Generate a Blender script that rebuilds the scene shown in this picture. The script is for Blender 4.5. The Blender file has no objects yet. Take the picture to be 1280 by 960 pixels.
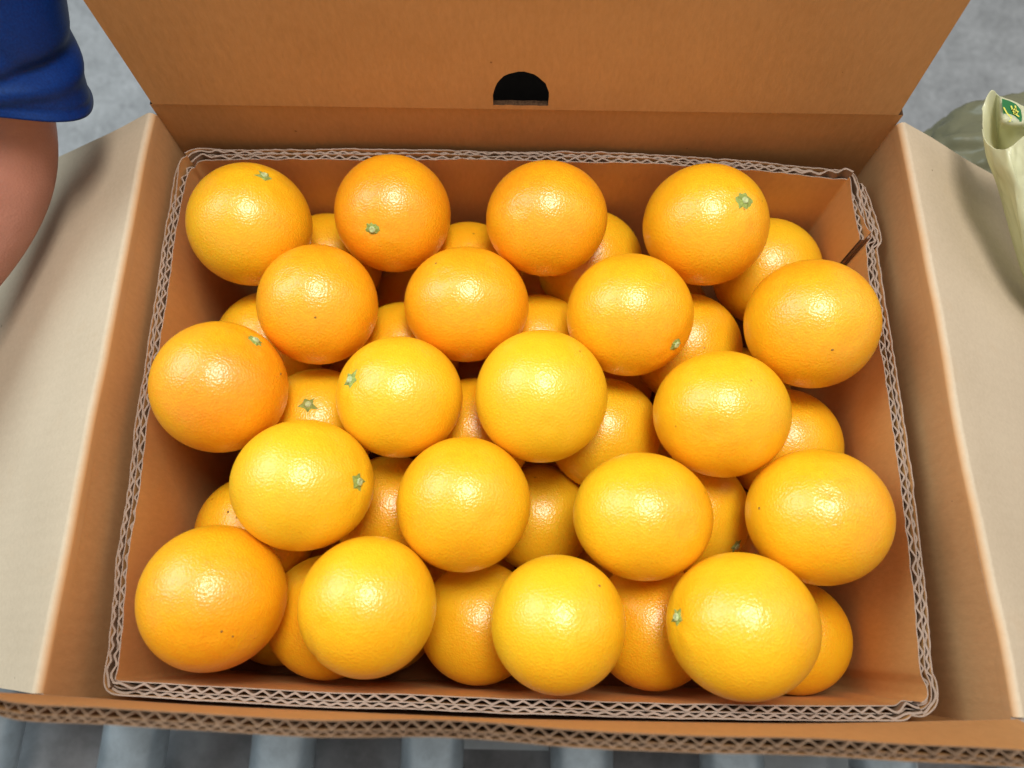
import bpy, bmesh, math, random
import numpy as np
from mathutils import Vector, Matrix, noise as mnoise

random.seed(7); np.random.seed(7)
S = bpy.context.scene
COL = S.collection
RZ = 0.98                       # height of the inner carton's rim above the ground

# ------------------------------------------------------------------ camera
cd = bpy.data.cameras.new('camera'); cam = bpy.data.objects.new('camera', cd); COL.objects.link(cam)
right = Vector((0.999851, 0.017265, 0.000086)); up = Vector((-0.016381, 0.947056, 0.320651)); fwd = Vector((-0.005455, 0.320605, -0.947197))
cam.matrix_world = Matrix(((right.x, up.x, -fwd.x, -0.00159), (right.y, up.y, -fwd.y, -0.13416), (right.z, up.z, -fwd.z, 0.42754 + RZ), (0, 0, 0, 1)))
cd.sensor_width = 36; cd.lens = 36 * 961 / 1280
cd.clip_start = 0.01; cd.clip_end = 100
cd.dof.use_dof = True; cd.dof.focus_distance = 0.45; cd.dof.aperture_fstop = 5.6
S.camera = cam

# ------------------------------------------------------------------ light
w = bpy.data.worlds.new('World'); S.world = w; w.use_nodes = True
w.node_tree.nodes['Background'].inputs[0].default_value = (1.0, 0.97, 0.93, 1)
w.node_tree.nodes['Background'].inputs[1].default_value = 0.37
def area(name, loc, target, size, power, col, size_y=None):
    l = bpy.data.lights.new(name, 'AREA'); l.energy = power; l.color = col; l.size = size
    if size_y: l.shape = 'RECTANGLE'; l.size_y = size_y
    o = bpy.data.objects.new(name, l); COL.objects.link(o); o.location = loc
    o.rotation_euler = (Vector(target) - Vector(loc)).to_track_quat('-Z', 'Y').to_euler()
    return o
area('ceiling_lamp', (0.10, 0.16, RZ + 1.25), (0, 0, RZ), 0.40, 15.3, (1.0, 0.955, 0.90))
area('door_light', (-2.0, 0.9, RZ + 1.9), (-0.25, 0, RZ), 1.9, 56, (0.72, 0.91, 1.0))
area('window_light', (2.6, 0.9, RZ + 2.4), (0.2, 0, RZ), 1.8, 12, (1.0, 0.92, 0.82))
vs = S.view_settings; S.display_settings.display_device = 'sRGB'
vs.view_transform = 'Standard'; vs.look = 'None'; vs.exposure = 0.0; vs.gamma = 1.0; vs.use_curve_mapping = False
S.cycles.max_bounces = 8; S.cycles.diffuse_bounces = 5
S.cycles.use_denoising = True

# ------------------------------------------------------------------ materials
def new_mat(name):
    m = bpy.data.materials.new(name); m.use_nodes = True
    nt = m.node_tree; b = nt.nodes['Principled BSDF']
    return m, nt, b
def N(nt, t, **kw):
    n = nt.nodes.new(t)
    for k, v in kw.items():
        if k.startswith('i_'): n.inputs[k[2:].replace('_', ' ')].default_value = v
        else: setattr(n, k, v)
    return n
def ramp(nt, stops):
    r = nt.nodes.new('ShaderNodeValToRGB'); e = r.color_ramp.elements
    while len(e) < len(stops): e.new(0.5)
    for k, (p, c) in enumerate(stops):
        e[k].position = p; e[k].color = (*c, 1) if len(c) == 3 else c
    return r
def kraft(name, c1, c2, wave_axis=None, rough=0.75, relief=0.25, spec=0.25):
    m, nt, b = new_mat(name); L = nt.links.new
    tc = N(nt, 'ShaderNodeTexCoord')
    n1 = N(nt, 'ShaderNodeTexNoise', i_Scale=9.0, i_Detail=5.0, i_Roughness=0.6)
    n2 = N(nt, 'ShaderNodeTexNoise', i_Scale=420.0, i_Detail=3.0, i_Roughness=0.7)
    L(tc.outputs['Object'], n1.inputs['Vector'])
    mp = N(nt, 'ShaderNodeMapping'); mp.inputs['Scale'].default_value = (1, 1, 0.35) if wave_axis != 'z' else (0.35, 1, 1)
    L(tc.outputs['Object'], mp.inputs['Vector']); L(mp.outputs[0], n2.inputs['Vector'])
    mix = N(nt, 'ShaderNodeMath', operation='MULTIPLY_ADD'); mix.inputs[1].default_value = 0.55; 
    L(n1.outputs['Fac'], mix.inputs[0]);
    m2 = N(nt, 'ShaderNodeMath', operation='MULTIPLY'); m2.inputs[1].default_value = 0.45
    L(n2.outputs['Fac'], m2.inputs[0]); L(m2.outputs[0], mix.inputs[2])
    r = ramp(nt, [(0.32, c1), (0.68, c2)]); L(mix.outputs[0], r.inputs['Fac'])
    # sparse dark specks and fibres pressed into the paper
    vo = N(nt, 'ShaderNodeTexVoronoi', i_Scale=55.0); L(tc.outputs['Object'], vo.inputs['Vector'])
    lt = N(nt, 'ShaderNodeMath', operation='LESS_THAN'); lt.inputs[1].default_value = 0.05; L(vo.outputs['Distance'], lt.inputs[0])
    sep = N(nt, 'ShaderNodeSeparateColor'); L(vo.outputs['Color'], sep.inputs[0])
    gt = N(nt, 'ShaderNodeMath', operation='GREATER_THAN'); gt.inputs[1].default_value = 0.86; L(sep.outputs[0], gt.inputs[0])
    mu = N(nt, 'ShaderNodeMath', operation='MULTIPLY'); L(lt.outputs[0], mu.inputs[0]); L(gt.outputs[0], mu.inputs[1])
    mu2 = N(nt, 'ShaderNodeMath', operation='MULTIPLY'); mu2.inputs[1].default_value = 0.6; L(mu.outputs[0], mu2.inputs[0])
    mc = N(nt, 'ShaderNodeMix', data_type='RGBA'); L(mu2.outputs[0], mc.inputs['Factor'])
    L(r.outputs['Color'], mc.inputs[6]); mc.inputs[7].default_value = (c1[0]*.35, c1[1]*.3, c1[2]*.3, 1)
    L(mc.outputs[2], b.inputs['Base Color'])
    b.inputs['Roughness'].default_value = rough; b.inputs['Specular IOR Level'].default_value = spec
    h = n2.outputs['Fac']
    bp = N(nt, 'ShaderNodeBump', i_Strength=relief, i_Distance=0.0005); L(h, bp.inputs['Height'])
    last = bp
    if wave_axis:
        wv = N(nt, 'ShaderNodeTexWave', i_Scale=0.5 / 0.0085 * 0.63, i_Distortion=1.6); wv.bands_direction = wave_axis.upper()
        wv.inputs['Detail Scale'].default_value = 0.3
        L(tc.outputs['Object'], wv.inputs['Vector'])
        b2 = N(nt, 'ShaderNodeBump', i_Strength=0.13, i_Distance=0.0006); L(wv.outputs['Fac'], b2.inputs['Height']); L(bp.outputs[0], b2.inputs['Normal']); last = b2
    L(last.outputs[0], b.inputs['Normal'])
    return m
M = {}
WARM1, WARM2 = (0.44, 0.212, 0.070), (0.55, 0.278, 0.102)  # liner colour saturated further to stand in for shade on the back flap
M['inner_kraft'] = kraft('inner kraft liner', (0.56, 0.285, 0.095), (0.67, 0.355, 0.135), rough=0.6, spec=0.35)
M['kraft_x'] = kraft('kraft liner flutes along x', WARM1, WARM2, 'x')
M['kraft_y'] = kraft('kraft liner flutes along y', (0.50, 0.275, 0.115), (0.61, 0.35, 0.16), 'y')
M['pale_y'] = kraft('pale kraft liner', (0.48, 0.385, 0.27), (0.57, 0.465, 0.335), 'y', rough=0.8)  # paler copy of the liner, flap light put into the colour
M['outer'] = kraft('outer kraft liner', (0.36, 0.22, 0.11), (0.44, 0.28, 0.15))
M['cut'] = kraft('cut fibre edge', (0.24, 0.18, 0.14), (0.40, 0.31, 0.25), rough=0.95, relief=0.6, spec=0.05)
M['cut_brown'] = kraft('brown cut edge', (0.10, 0.060, 0.036), (0.22, 0.145, 0.095), rough=0.95, relief=0.6, spec=0.05)  # darker, browner cut edge of the front flap
M['medium'] = kraft('fluted medium', (0.20, 0.12, 0.07), (0.27, 0.165, 0.10), rough=0.95, spec=0.05)
def lit_flap_liner():  # same board as the wall, brighter flap light painted in as paler colour
    m = kraft('flap liner with light painted beyond the crease', (0.48, 0.385, 0.27), (0.57, 0.465, 0.335), 'y', rough=0.8)
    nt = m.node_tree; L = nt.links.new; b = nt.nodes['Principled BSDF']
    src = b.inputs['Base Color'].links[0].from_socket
    at = N(nt, 'ShaderNodeAttribute'); at.attribute_name = 'painted_light'
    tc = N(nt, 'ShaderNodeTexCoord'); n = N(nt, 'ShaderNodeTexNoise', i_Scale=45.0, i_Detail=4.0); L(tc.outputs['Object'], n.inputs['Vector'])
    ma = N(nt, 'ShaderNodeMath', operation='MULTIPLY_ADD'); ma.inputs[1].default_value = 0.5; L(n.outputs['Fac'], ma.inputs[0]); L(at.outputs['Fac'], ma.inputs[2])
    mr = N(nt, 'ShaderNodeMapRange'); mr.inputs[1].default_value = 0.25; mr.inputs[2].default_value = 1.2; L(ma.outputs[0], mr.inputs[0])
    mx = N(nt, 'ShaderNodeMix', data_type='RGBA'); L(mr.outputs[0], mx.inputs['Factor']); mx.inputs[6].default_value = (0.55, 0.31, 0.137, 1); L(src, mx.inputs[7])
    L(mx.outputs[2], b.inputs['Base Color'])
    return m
M['lit_liner'] = lit_flap_liner()
def plain(name, col, rough, metal=0.0, spec=0.5, nz=None, amt=0.15, bump=0.0, bdist=0.001):
    m, nt, b = new_mat(name); L = nt.links.new
    b.inputs['Base Color'].default_value = (*col, 1); b.inputs['Roughness'].default_value = rough
    b.inputs['Metallic'].default_value = metal; b.inputs['Specular IOR Level'].default_value = spec
    if nz:
        tc = N(nt, 'ShaderNodeTexCoord'); n = N(nt, 'ShaderNodeTexNoise', i_Scale=nz, i_Detail=6.0, i_Roughness=0.65)
        L(tc.outputs['Object'], n.inputs['Vector'])
        r = ramp(nt, [(0.3, tuple(c * (1 - amt) for c in col)), (0.7, tuple(min(1, c * (1 + amt)) for c in col))])
        L(n.outputs['Fac'], r.inputs['Fac']); L(r.outputs['Color'], b.inputs['Base Color'])
        if bump:
            bp = N(nt, 'ShaderNodeBump', i_Strength=bump, i_Distance=bdist); L(n.outputs['Fac'], bp.inputs['Height']); L(bp.outputs[0], b.inputs['Normal'])
    return m
M['black'] = plain('added hole black', (0.004, 0.0035, 0.003), 0.9, spec=0.03, nz=200)  # for the added pieces that keep the hand hole dark
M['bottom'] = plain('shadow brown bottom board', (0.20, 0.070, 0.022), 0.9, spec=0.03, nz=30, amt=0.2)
M['core'] = plain('dark board core', (0.075, 0.040, 0.022), 0.95, spec=0.02, nz=700, amt=0.6)
M['roller'] = plain('blue grey roller steel', (0.47, 0.55, 0.60), 0.32, 0.5, nz=30, amt=0.28, bump=0.05)
M['rail'] = plain('grey painted rail', (0.22, 0.25, 0.28), 0.5, 0.2, nz=20)
M['gap_dark'] = plain('mottled dark gap panel', (0.24, 0.24, 0.245), 0.7, 0.1, nz=18, amt=0.45)  # for the added panel that darkens the roller gaps
M['axle'] = plain('dull steel axle', (0.35, 0.35, 0.36), 0.4, 0.9, nz=60)
M['paper'] = plain('pale sheet', (0.62, 0.66, 0.68), 0.8, nz=40, amt=0.08)
def concrete():
    m, nt, b = new_mat('concrete floor'); L = nt.links.new
    tc = N(nt, 'ShaderNodeTexCoord')
    a = N(nt, 'ShaderNodeTexNoise', i_Scale=1.6, i_Detail=4.0); c = N(nt, 'ShaderNodeTexNoise', i_Scale=95.0, i_Detail=8.0, i_Roughness=0.75)
    d = N(nt, 'ShaderNodeTexNoise', i_Scale=14.0, i_Detail=5.0)
    for n in (a, c, d): L(tc.outputs['Object'], n.inputs['Vector'])
    r1 = ramp(nt, [(0.3, (0.33, 0.335, 0.345)), (0.7, (0.46, 0.465, 0.47))]); L(a.outputs['Fac'], r1.inputs['Fac'])
    r2 = ramp(nt, [(0.3, (0.55, 0.55, 0.55)), (0.7, (1.40, 1.40, 1.40))]); L(c.outputs['Fac'], r2.inputs['Fac'])
    r3 = ramp(nt, [(0.35, (0.85, 0.85, 0.85)), (0.65, (1.12, 1.12, 1.12))]); L(d.outputs['Fac'], r3.inputs['Fac'])
    x = N(nt, 'ShaderNodeMix', data_type='RGBA', blend_type='MULTIPLY'); x.inputs['Factor'].default_value = 1; L(r1.outputs[0], x.inputs[6]); L(r2.outputs[0], x.inputs[7])
    y = N(nt, 'ShaderNodeMix', data_type='RGBA', blend_type='MULTIPLY'); y.inputs['Factor'].default_value = 1; L(x.outputs[2], y.inputs[6]); L(r3.outputs[0], y.inputs[7])
    L(y.outputs[2], b.inputs['Base Color']); b.inputs['Roughness'].default_value = 0.7
    bp = N(nt, 'ShaderNodeBump', i_Strength=0.3, i_Distance=0.004); L(c.outputs['Fac'], bp.inputs['Height']); L(bp.outputs[0], b.inputs['Normal'])
    return m
M['concrete'] = concrete()
def peel():
    m, nt, b = new_mat('orange peel'); L = nt.links.new
    tc = N(nt, 'ShaderNodeTexCoord'); oi = N(nt, 'ShaderNodeObjectInfo')
    sc = N(nt, 'ShaderNodeMath', operation='MULTIPLY'); sc.inputs[1].default_value = 7.0; L(oi.outputs['Random'], sc.inputs[0])
    ad = N(nt, 'ShaderNodeVectorMath', operation='ADD'); L(tc.outputs['Object'], ad.inputs[0]); L(sc.outputs[0], ad.inputs[1])
    V = ad.outputs[0]
    # broad ripening patches
    n1 = N(nt, 'ShaderNodeTexNoise', i_Scale=16.0, i_Detail=3.0, i_Roughness=0.55); L(V, n1.inputs['Vector'])
    n2 = N(nt, 'ShaderNodeTexNoise', i_Scale=230.0, i_Detail=3.0, i_Roughness=0.6); L(V, n2.inputs['Vector'])
    mr = N(nt, 'ShaderNodeMapRange'); mr.inputs[1].default_value = 0.3; mr.inputs[2].default_value = 0.7; mr.inputs[3].default_value = -0.22; mr.inputs[4].default_value = 0.22; L(n1.outputs['Fac'], mr.inputs[0])
    mr2 = N(nt, 'ShaderNodeMapRange'); mr2.inputs[1].default_value = 0.3; mr2.inputs[2].default_value = 0.7; mr2.inputs[3].default_value = -0.09; mr2.inputs[4].default_value = 0.09; L(n2.outputs['Fac'], mr2.inputs[0])
    sx = N(nt, 'ShaderNodeSeparateColor'); L(oi.outputs['Color'], sx.inputs[0])
    s1 = N(nt, 'ShaderNodeMath', operation='ADD'); L(sx.outputs[0], s1.inputs[0]); L(mr.outputs[0], s1.inputs[1])
    s2 = N(nt, 'ShaderNodeMath', operation='ADD'); L(s1.outputs[0], s2.inputs[0]); L(mr2.outputs[0], s2.inputs[1])
    r = ramp(nt, [(0.0, (0.87, 0.265, 0.006)), (0.35, (0.89, 0.355, 0.007)), (0.7, (0.89, 0.455, 0.009)), (1.0, (0.88, 0.520, 0.014))]); L(s2.outputs[0], r.inputs['Fac'])
    # tiny brown flecks
    vo = N(nt, 'ShaderNodeTexVoronoi', i_Scale=95.0); L(V, vo.inputs['Vector'])
    lt = N(nt, 'ShaderNodeMapRange'); lt.inputs[1].default_value = 0.05; lt.inputs[2].default_value = 0.10; lt.inputs[3].default_value = 0.65; lt.inputs[4].default_value = 0.0; L(vo.outputs['Distance'], lt.inputs[0])
    sp = N(nt, 'ShaderNodeSeparateColor'); L(vo.outputs['Color'], sp.inputs[0])
    gt = N(nt, 'ShaderNodeMath', operation='GREATER_THAN'); gt.inputs[1].default_value = 0.94; L(sp.outputs[1], gt.inputs[0])
    mu = N(nt, 'ShaderNodeMath', operation='MULTIPLY'); L(lt.outputs[0], mu.inputs[0]); L(gt.outputs[0], mu.inputs[1])
    mc = N(nt, 'ShaderNodeMix', data_type='RGBA'); L(mu.outputs[0], mc.inputs['Factor']); L(r.outputs[0], mc.inputs[6]); mc.inputs[7].default_value = (0.30, 0.09, 0.01, 1)
    L(mc.outputs[2], b.inputs['Base Color'])
    b.inputs['Roughness'].default_value = 0.33; b.inputs['Specular IOR Level'].default_value = 0.8
    b.inputs['Subsurface Weight'].default_value = 0.22; b.inputs['Subsurface Radius'].default_value = (0.006, 0.0022, 0.0005); b.inputs['Subsurface Scale'].default_value = 0.5
    # oil glands: domes about 1.5 mm apart over softer undulation
    v2 = N(nt, 'ShaderNodeTexVoronoi', i_Scale=820.0, feature='SMOOTH_F1'); v2.inputs['Smoothness'].default_value = 0.55; L(V, v2.inputs['Vector'])
    n3 = N(nt, 'ShaderNodeTexNoise', i_Scale=640.0, i_Detail=2.0); L(V, n3.inputs['Vector'])
    n4 = N(nt, 'ShaderNodeTexNoise', i_Scale=75.0, i_Detail=2.0); L(V, n4.inputs['Vector'])
    b1 = N(nt, 'ShaderNodeBump', i_Strength=0.55, i_Distance=0.00035); L(v2.outputs['Distance'], b1.inputs['Height'])
    b2 = N(nt, 'ShaderNodeBump', i_Strength=0.30, i_Distance=0.0005); L(n3.outputs['Fac'], b2.inputs['Height']); L(b1.outputs[0], b2.inputs['Normal'])
    b3 = N(nt, 'ShaderNodeBump', i_Strength=0.12, i_Distance=0.0009); L(n4.outputs['Fac'], b3.inputs['Height']); L(b2.outputs[0], b3.inputs['Normal'])
    L(b3.outputs[0], b.inputs['Normal'])
    return m
M['peel'] = peel()
M['calyx'] = plain('dry green calyx', (0.27, 0.33, 0.07), 0.75, nz=600, amt=0.4, bump=0.3)
M['button'] = plain('pale stem scar', (0.46, 0.52, 0.24), 0.8, nz=700, amt=0.3, bump=0.3)
M['scar'] = plain('brown scar', (0.25, 0.12, 0.02), 0.8, nz=900, amt=0.4)
def skin():
    m, nt, b = new_mat('skin'); L = nt.links.new
    tc = N(nt, 'ShaderNodeTexCoord'); n = N(nt, 'ShaderNodeTexNoise', i_Scale=22.0, i_Detail=4.0); f = N(nt, 'ShaderNodeTexVoronoi', i_Scale=600.0)
    L(tc.outputs['Object'], n.inputs['Vector']); L(tc.outputs['Object'], f.inputs['Vector'])
    r = ramp(nt, [(0.3, (0.34, 0.140, 0.092)), (0.7, (0.47, 0.205, 0.145))]); L(n.outputs['Fac'], r.inputs['Fac']); L(r.outputs[0], b.inputs['Base Color'])
    b.inputs['Roughness'].default_value = 0.5; b.inputs['Subsurface Weight'].default_value = 0.15; b.inputs['Subsurface Radius'].default_value = (0.008, 0.003, 0.0015); b.inputs['Subsurface Scale'].default_value = 0.5
    bp = N(nt, 'ShaderNodeBump', i_Strength=0.35, i_Distance=0.0005); L(f.outputs['Distance'], bp.inputs['Height']); L(bp.outputs[0], b.inputs['Normal'])
    return m
M['skin'] = skin()
M['nail'] = plain('nail', (0.55, 0.33, 0.27), 0.35)
def cloth():
    m, nt, b = new_mat('royal blue satin cloth'); L = nt.links.new
    tc = N(nt, 'ShaderNodeTexCoord'); n = N(nt, 'ShaderNodeTexNoise', i_Scale=900.0, i_Detail=2.0); L(tc.outputs['Object'], n.inputs['Vector'])
    r = ramp(nt, [(0.3, (0.001, 0.012, 0.095)), (0.7, (0.0015, 0.024, 0.16))]); L(n.outputs['Fac'], r.inputs['Fac']); L(r.outputs[0], b.inputs['Base Color'])
    b.inputs['Roughness'].default_value = 0.52; b.inputs['Sheen Weight'].default_value = 0.0; b.inputs['Specular IOR Level'].default_value = 0.5
    b.inputs['Specular Tint'].default_value = (0.35, 0.6, 1, 1)
    b.inputs['Sheen Tint'].default_value = (0.2, 0.4, 1, 1)
    bp = N(nt, 'ShaderNodeBump', i_Strength=0.15, i_Distance=0.0003); L(n.outputs['Fac'], bp.inputs['Height']); L(bp.outputs[0], b.inputs['Normal'])
    return m
M['cloth'] = cloth()
def film(name, col, tr, rough=0.35, nz=60, clear=0.0):
    m, nt, b = new_mat(name); L = nt.links.new
    out = nt.nodes['Material Output']
    tc = N(nt, 'ShaderNodeTexCoord'); n = N(nt, 'ShaderNodeTexNoise', i_Scale=nz, i_Detail=4.0); L(tc.outputs['Object'], n.inputs['Vector'])
    r = ramp(nt, [(0.3, tuple(c * .9 for c in col)), (0.7, col)]); L(n.outputs['Fac'], r.inputs['Fac'])
    L(r.outputs[0], b.inputs['Base Color']); b.inputs['Roughness'].default_value = rough
    bp = N(nt, 'ShaderNodeBump', i_Strength=0.25, i_Distance=0.002); L(n.outputs['Fac'], bp.inputs['Height']); L(bp.outputs[0], b.inputs['Normal'])
    t = N(nt, 'ShaderNodeBsdfTranslucent'); L(r.outputs[0], t.inputs['Color']); 
    mx = N(nt, 'ShaderNodeMixShader'); mx.inputs[0].default_value = tr; L(b.outputs[0], mx.inputs[1]); L(t.outputs[0], mx.inputs[2])
    last = mx
    if clear:
        tp = N(nt, 'ShaderNodeBsdfTransparent'); m3 = N(nt, 'ShaderNodeMixShader'); m3.inputs[0].default_value = clear
        L(mx.outputs[0], m3.inputs[1]); L(tp.outputs[0], m3.inputs[2]); last = m3
    L(last.outputs[0], out.inputs['Surface'])
    return m
M['film'] = film('pale green plastic film', (0.86, 0.86, 0.62), 0.5, 0.22)
M['film_grey'] = film('grey green translucent film', (0.23, 0.22, 0.13), 0.3, 0.3, 30, 0.12)
M['green_print'] = plain('green print', (0.012, 0.13, 0.035), 0.4)
M['yellow_print'] = plain('yellow print', (0.62, 0.60, 0.10), 0.4)

# ------------------------------------------------------------------ helpers
def link(name, verts, faces, mats, parent=None, fm=None, smooth=False, loc=None):
    me = bpy.data.meshes.new(name)
    me.from_pydata([tuple(map(float, v)) for v in verts], [], faces)
    for m in (mats if isinstance(mats, (list, tuple)) else [mats]): me.materials.append(m)
    if fm is not None: me.polygons.foreach_set('material_index', fm)
    if smooth: me.polygons.foreach_set('use_smooth', [True] * len(me.polygons))
    me.update()
    o = bpy.data.objects.new(name, me); COL.objects.link(o)
    if parent: o.parent = parent
    if loc: o.location = loc
    return o
def empty(name, label, cat, loc, group=None):
    o = bpy.data.objects.new(name, None); COL.objects.link(o); o.location = loc; o.empty_display_size = 0.05
    return tag(o, label, cat, group)
def tag(o, label, cat, group=None):
    o['label'] = label; o['category'] = cat
    if group: o['group'] = group
    return o
def slab(name, Pin, Pout, mats, parent, edge_smooth=True):
    """closed board between an inner and an outer grid of points (nu x nv x 3); mats: inner, cut edge, outer"""
    Pin, Pout = np.asarray(Pin), np.asarray(Pout); nu, nv = Pin.shape[:2]; n = nu * nv
    V = np.concatenate([Pin.reshape(-1, 3), Pout.reshape(-1, 3)]); F = []; fm = []
    I = lambda i, j: i * nv + j
    for i in range(nu - 1):
        for j in range(nv - 1):
            F.append((I(i, j), I(i + 1, j), I(i + 1, j + 1), I(i, j + 1))); fm.append(0)
            F.append((n + I(i, j), n + I(i, j + 1), n + I(i + 1, j + 1), n + I(i + 1, j))); fm.append(2)
    for i in range(nu - 1):
        for j in (0, nv - 1):
            F.append((I(i, j), n + I(i, j), n + I(i + 1, j), I(i + 1, j))); fm.append(1)
    for j in range(nv - 1):
        for i in (0, nu - 1):
            F.append((I(i, j), I(i, j + 1), n + I(i, j + 1), n + I(i, j))); fm.append(1)
    o = link(name, V, F, mats, parent, fm)
    bm = bmesh.new(); bm.from_mesh(o.data); bmesh.ops.recalc_face_normals(bm, faces=bm.faces)
    for f in bm.faces: f.smooth = f.material_index != 1
    for e in bm.edges:
        if len({f.material_index for f in e.link_faces}) > 1: e.smooth = False
    bm.to_mesh(o.data); bm.free()
    return o
def smooth1(a, sig):
    k = np.arange(-int(3 * sig) - 1, int(3 * sig) + 2); g = np.exp(-(k / sig) ** 2 / 2); g /= g.sum()
    p = np.pad(a, (len(k) // 2, len(k) // 2), mode='edge'); return np.convolve(p, g, 'valid')
def path(pts, step=0.0007, sig=2.0):
    P = np.array(pts, float); d = np.r_[0, np.cumsum(np.linalg.norm(np.diff(P, axis=0), axis=1))]
    n = int(d[-1] / step); s = np.linspace(0, d[-1], n)
    Q = np.stack([np.interp(s, d, P[:, k]) for k in (0, 1)], 1)
    e0, e1 = Q[0].copy(), Q[-1].copy()
    Q = np.stack([smooth1(Q[:, k], sig) for k in (0, 1)], 1); Q[0] = e0; Q[-1] = e1
    return Q
def normals(Q, sig):
    t = np.gradient(Q, axis=0); t = np.stack([smooth1(t[:, k], sig) for k in (0, 1)], 1)
    t /= np.linalg.norm(t, axis=1)[:, None]; return np.stack([t[:, 1], -t[:, 0]], 1)
def ribbon(Qb, nb, Qt, nt_, off, th, z0, z1, seed):
    """vertical sheet: off (array) from the inner face, th thick, from (Qb,z0) to (Qt,z1)"""
    n = len(Qb); off = np.broadcast_to(off, n)
    rs = np.random.RandomState(seed)
    jag = smooth1(rs.normal(0, 0.0009, n), 2.5) + smooth1(rs.normal(0, 0.006, n), 25)
    def ring(Q, nn, o, z): return np.c_[Q + nn * o[:, None], np.full(n, 0) + z]
    A = ring(Qb, nb, off, z0); B = ring(Qb, nb, off + th, z0); C = ring(Qt, nt_, off + th, z1 + jag); D = ring(Qt, nt_, off, z1 + jag)
    V = np.concatenate([A, B, C, D]); F = []; fm = []
    for i in range(n - 1):
        a, b, c, d = i, n + i, 2 * n + i, 3 * n + i
        F += [(a, a + 1, d + 1, d), (d, d + 1, c + 1, c), (c, c + 1, b + 1, b)]; fm += [0, 1, 2]
    F += [(0, 3 * n, 2 * n, n), (n - 1, 2 * n - 1, 3 * n - 1, 4 * n - 1)]; fm += [1, 1]
    return V, F, fm
def join(parts):
    V, F, fm, k = [], [], [], 0
    for v, f, m in parts:
        V.append(v); F += [tuple(i + k for i in q) for q in f]; fm += m; k += len(v)
    return np.concatenate(V), F, fm
def board(name, Qb, nb, Qt, nt_, z0, z1, layers, liner_mats, parent, s0=0.0, seed=1, cut='cut', mth=0.0016):
    """double wall corrugated board: a wall of liners with its fluted medium as a child"""
    n = len(Qb); s = s0 + np.r_[0, np.cumsum(np.linalg.norm(np.diff(Qt, axis=0), axis=1))]
    rs = np.random.RandomState(seed + 77)
    ph = np.cumsum(smooth1(rs.normal(0, 0.10, n), 10))
    (t1, f1, w1), (t2, f2, w2), t3 = layers
    o1 = 0; o2 = t1 + f1; o3 = o2 + t2 + f2
    liners = [ribbon(Qb, nb, Qt, nt_, np.full(n, o1), t1, z0, z1, seed),
              ribbon(Qb, nb, Qt, nt_, np.full(n, o2), t2, z0, z1 - 0.0004, seed + 1),
              ribbon(Qb, nb, Qt, nt_, np.full(n, o3), t3, z0, z1 + 0.0002, seed + 2)]
    V, F, fm = join(liners)
    wl = link(name, V, F, liner_mats, parent, fm)
    def wave(o, f, w): 
        x = np.sin(2 * np.pi * s / w + ph * 3); x = np.arcsin(0.96 * x) / math.asin(0.96) * 1.12; x = np.clip(x, -1, 1) * np.clip(1.08 - np.abs(smooth1(rs.normal(0, 0.55, n), 6)), 0.7, 1)
        return o - 0.00015 + (f - mth + 0.0003) * (0.5 + 0.5 * x)
    med = [ribbon(Qb, nb, Qt, nt_, wave(t1, f1, w1), mth, z0, z1 - 0.0006, seed + 3),
           ribbon(Qb, nb, Qt, nt_, wave(o2 + t2, f2, w2), mth, z0, z1 - 0.0006, seed + 4)]
    V, F, fm = join(med)
    md = link('fluted_medium', V, F, [M['medium'], M[cut], M['medium']], wl, fm)
    return wl
def box(name, lo, hi, mat, parent=None, bev=0.0):
    bm = bmesh.new(); bmesh.ops.create_cube(bm, size=1)
    lo, hi = Vector(lo), Vector(hi)
    for v in bm.verts: v.co = Vector(((lo.x + hi.x) / 2 + v.co.x * (hi.x - lo.x), (lo.y + hi.y) / 2 + v.co.y * (hi.y - lo.y), (lo.z + hi.z) / 2 + v.co.z * (hi.z - lo.z)))
    if bev: bmesh.ops.bevel(bm, geom=bm.edges[:], offset=bev, segments=2, affect='EDGES')
    me = bpy.data.meshes.new(name); bm.to_mesh(me); bm.free(); me.materials.append(mat)
    o = bpy.data.objects.new(name, me); COL.objects.link(o)
    if parent: o.parent = parent
    return o
def wob(x, f, a, s=0.0): return a * mnoise.noise(Vector((x * f, s, 3.7)))

# ------------------------------------------------------------------ floor
nf = 24
gx = np.linspace(-6, 6, nf); V = [(x, y, 0) for x in gx for y in gx]
F = [(i * nf + j, (i + 1) * nf + j, (i + 1) * nf + j + 1, i * nf + j + 1) for i in range(nf - 1) for j in range(nf - 1)]
fl = link('floor', V, F, M['concrete']); fl['kind'] = 'structure'

# ------------------------------------------------------------------ roller conveyor under the carton
TOP = RZ - 0.186
conv = empty('roller_conveyor', 'gravity conveyor of blue grey steel rollers under the orange carton', 'conveyor', (0, 0, 0))
RR = 0.0235
def roller_mesh():
    bm = bmesh.new()
    prof = [(-0.262, 0.010), (-0.262, RR - 0.002), (-0.260, RR), (0.210, RR), (0.212, RR - 0.002), (0.212, 0.010)]
    seg = 40; rings = []
    for y, r in prof: rings.append([bm.verts.new((r * math.cos(2 * math.pi * k / seg), y, r * math.sin(2 * math.pi * k / seg))) for k in range(seg)])
    for a, b in zip(rings, rings[1:]):
        for k in range(seg): bm.faces.new((a[k], a[(k + 1) % seg], b[(k + 1) % seg], b[k]))
    for r in (rings[0], rings[-1]): bm.faces.new(r)
    bmesh.ops.recalc_face_normals(bm, faces=bm.faces)
    for f in bm.faces: f.smooth = len(f.verts) == 4
    me = bpy.data.meshes.new('roller'); bm.to_mesh(me); bm.free(); me.materials.append(M['roller']); return me
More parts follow.
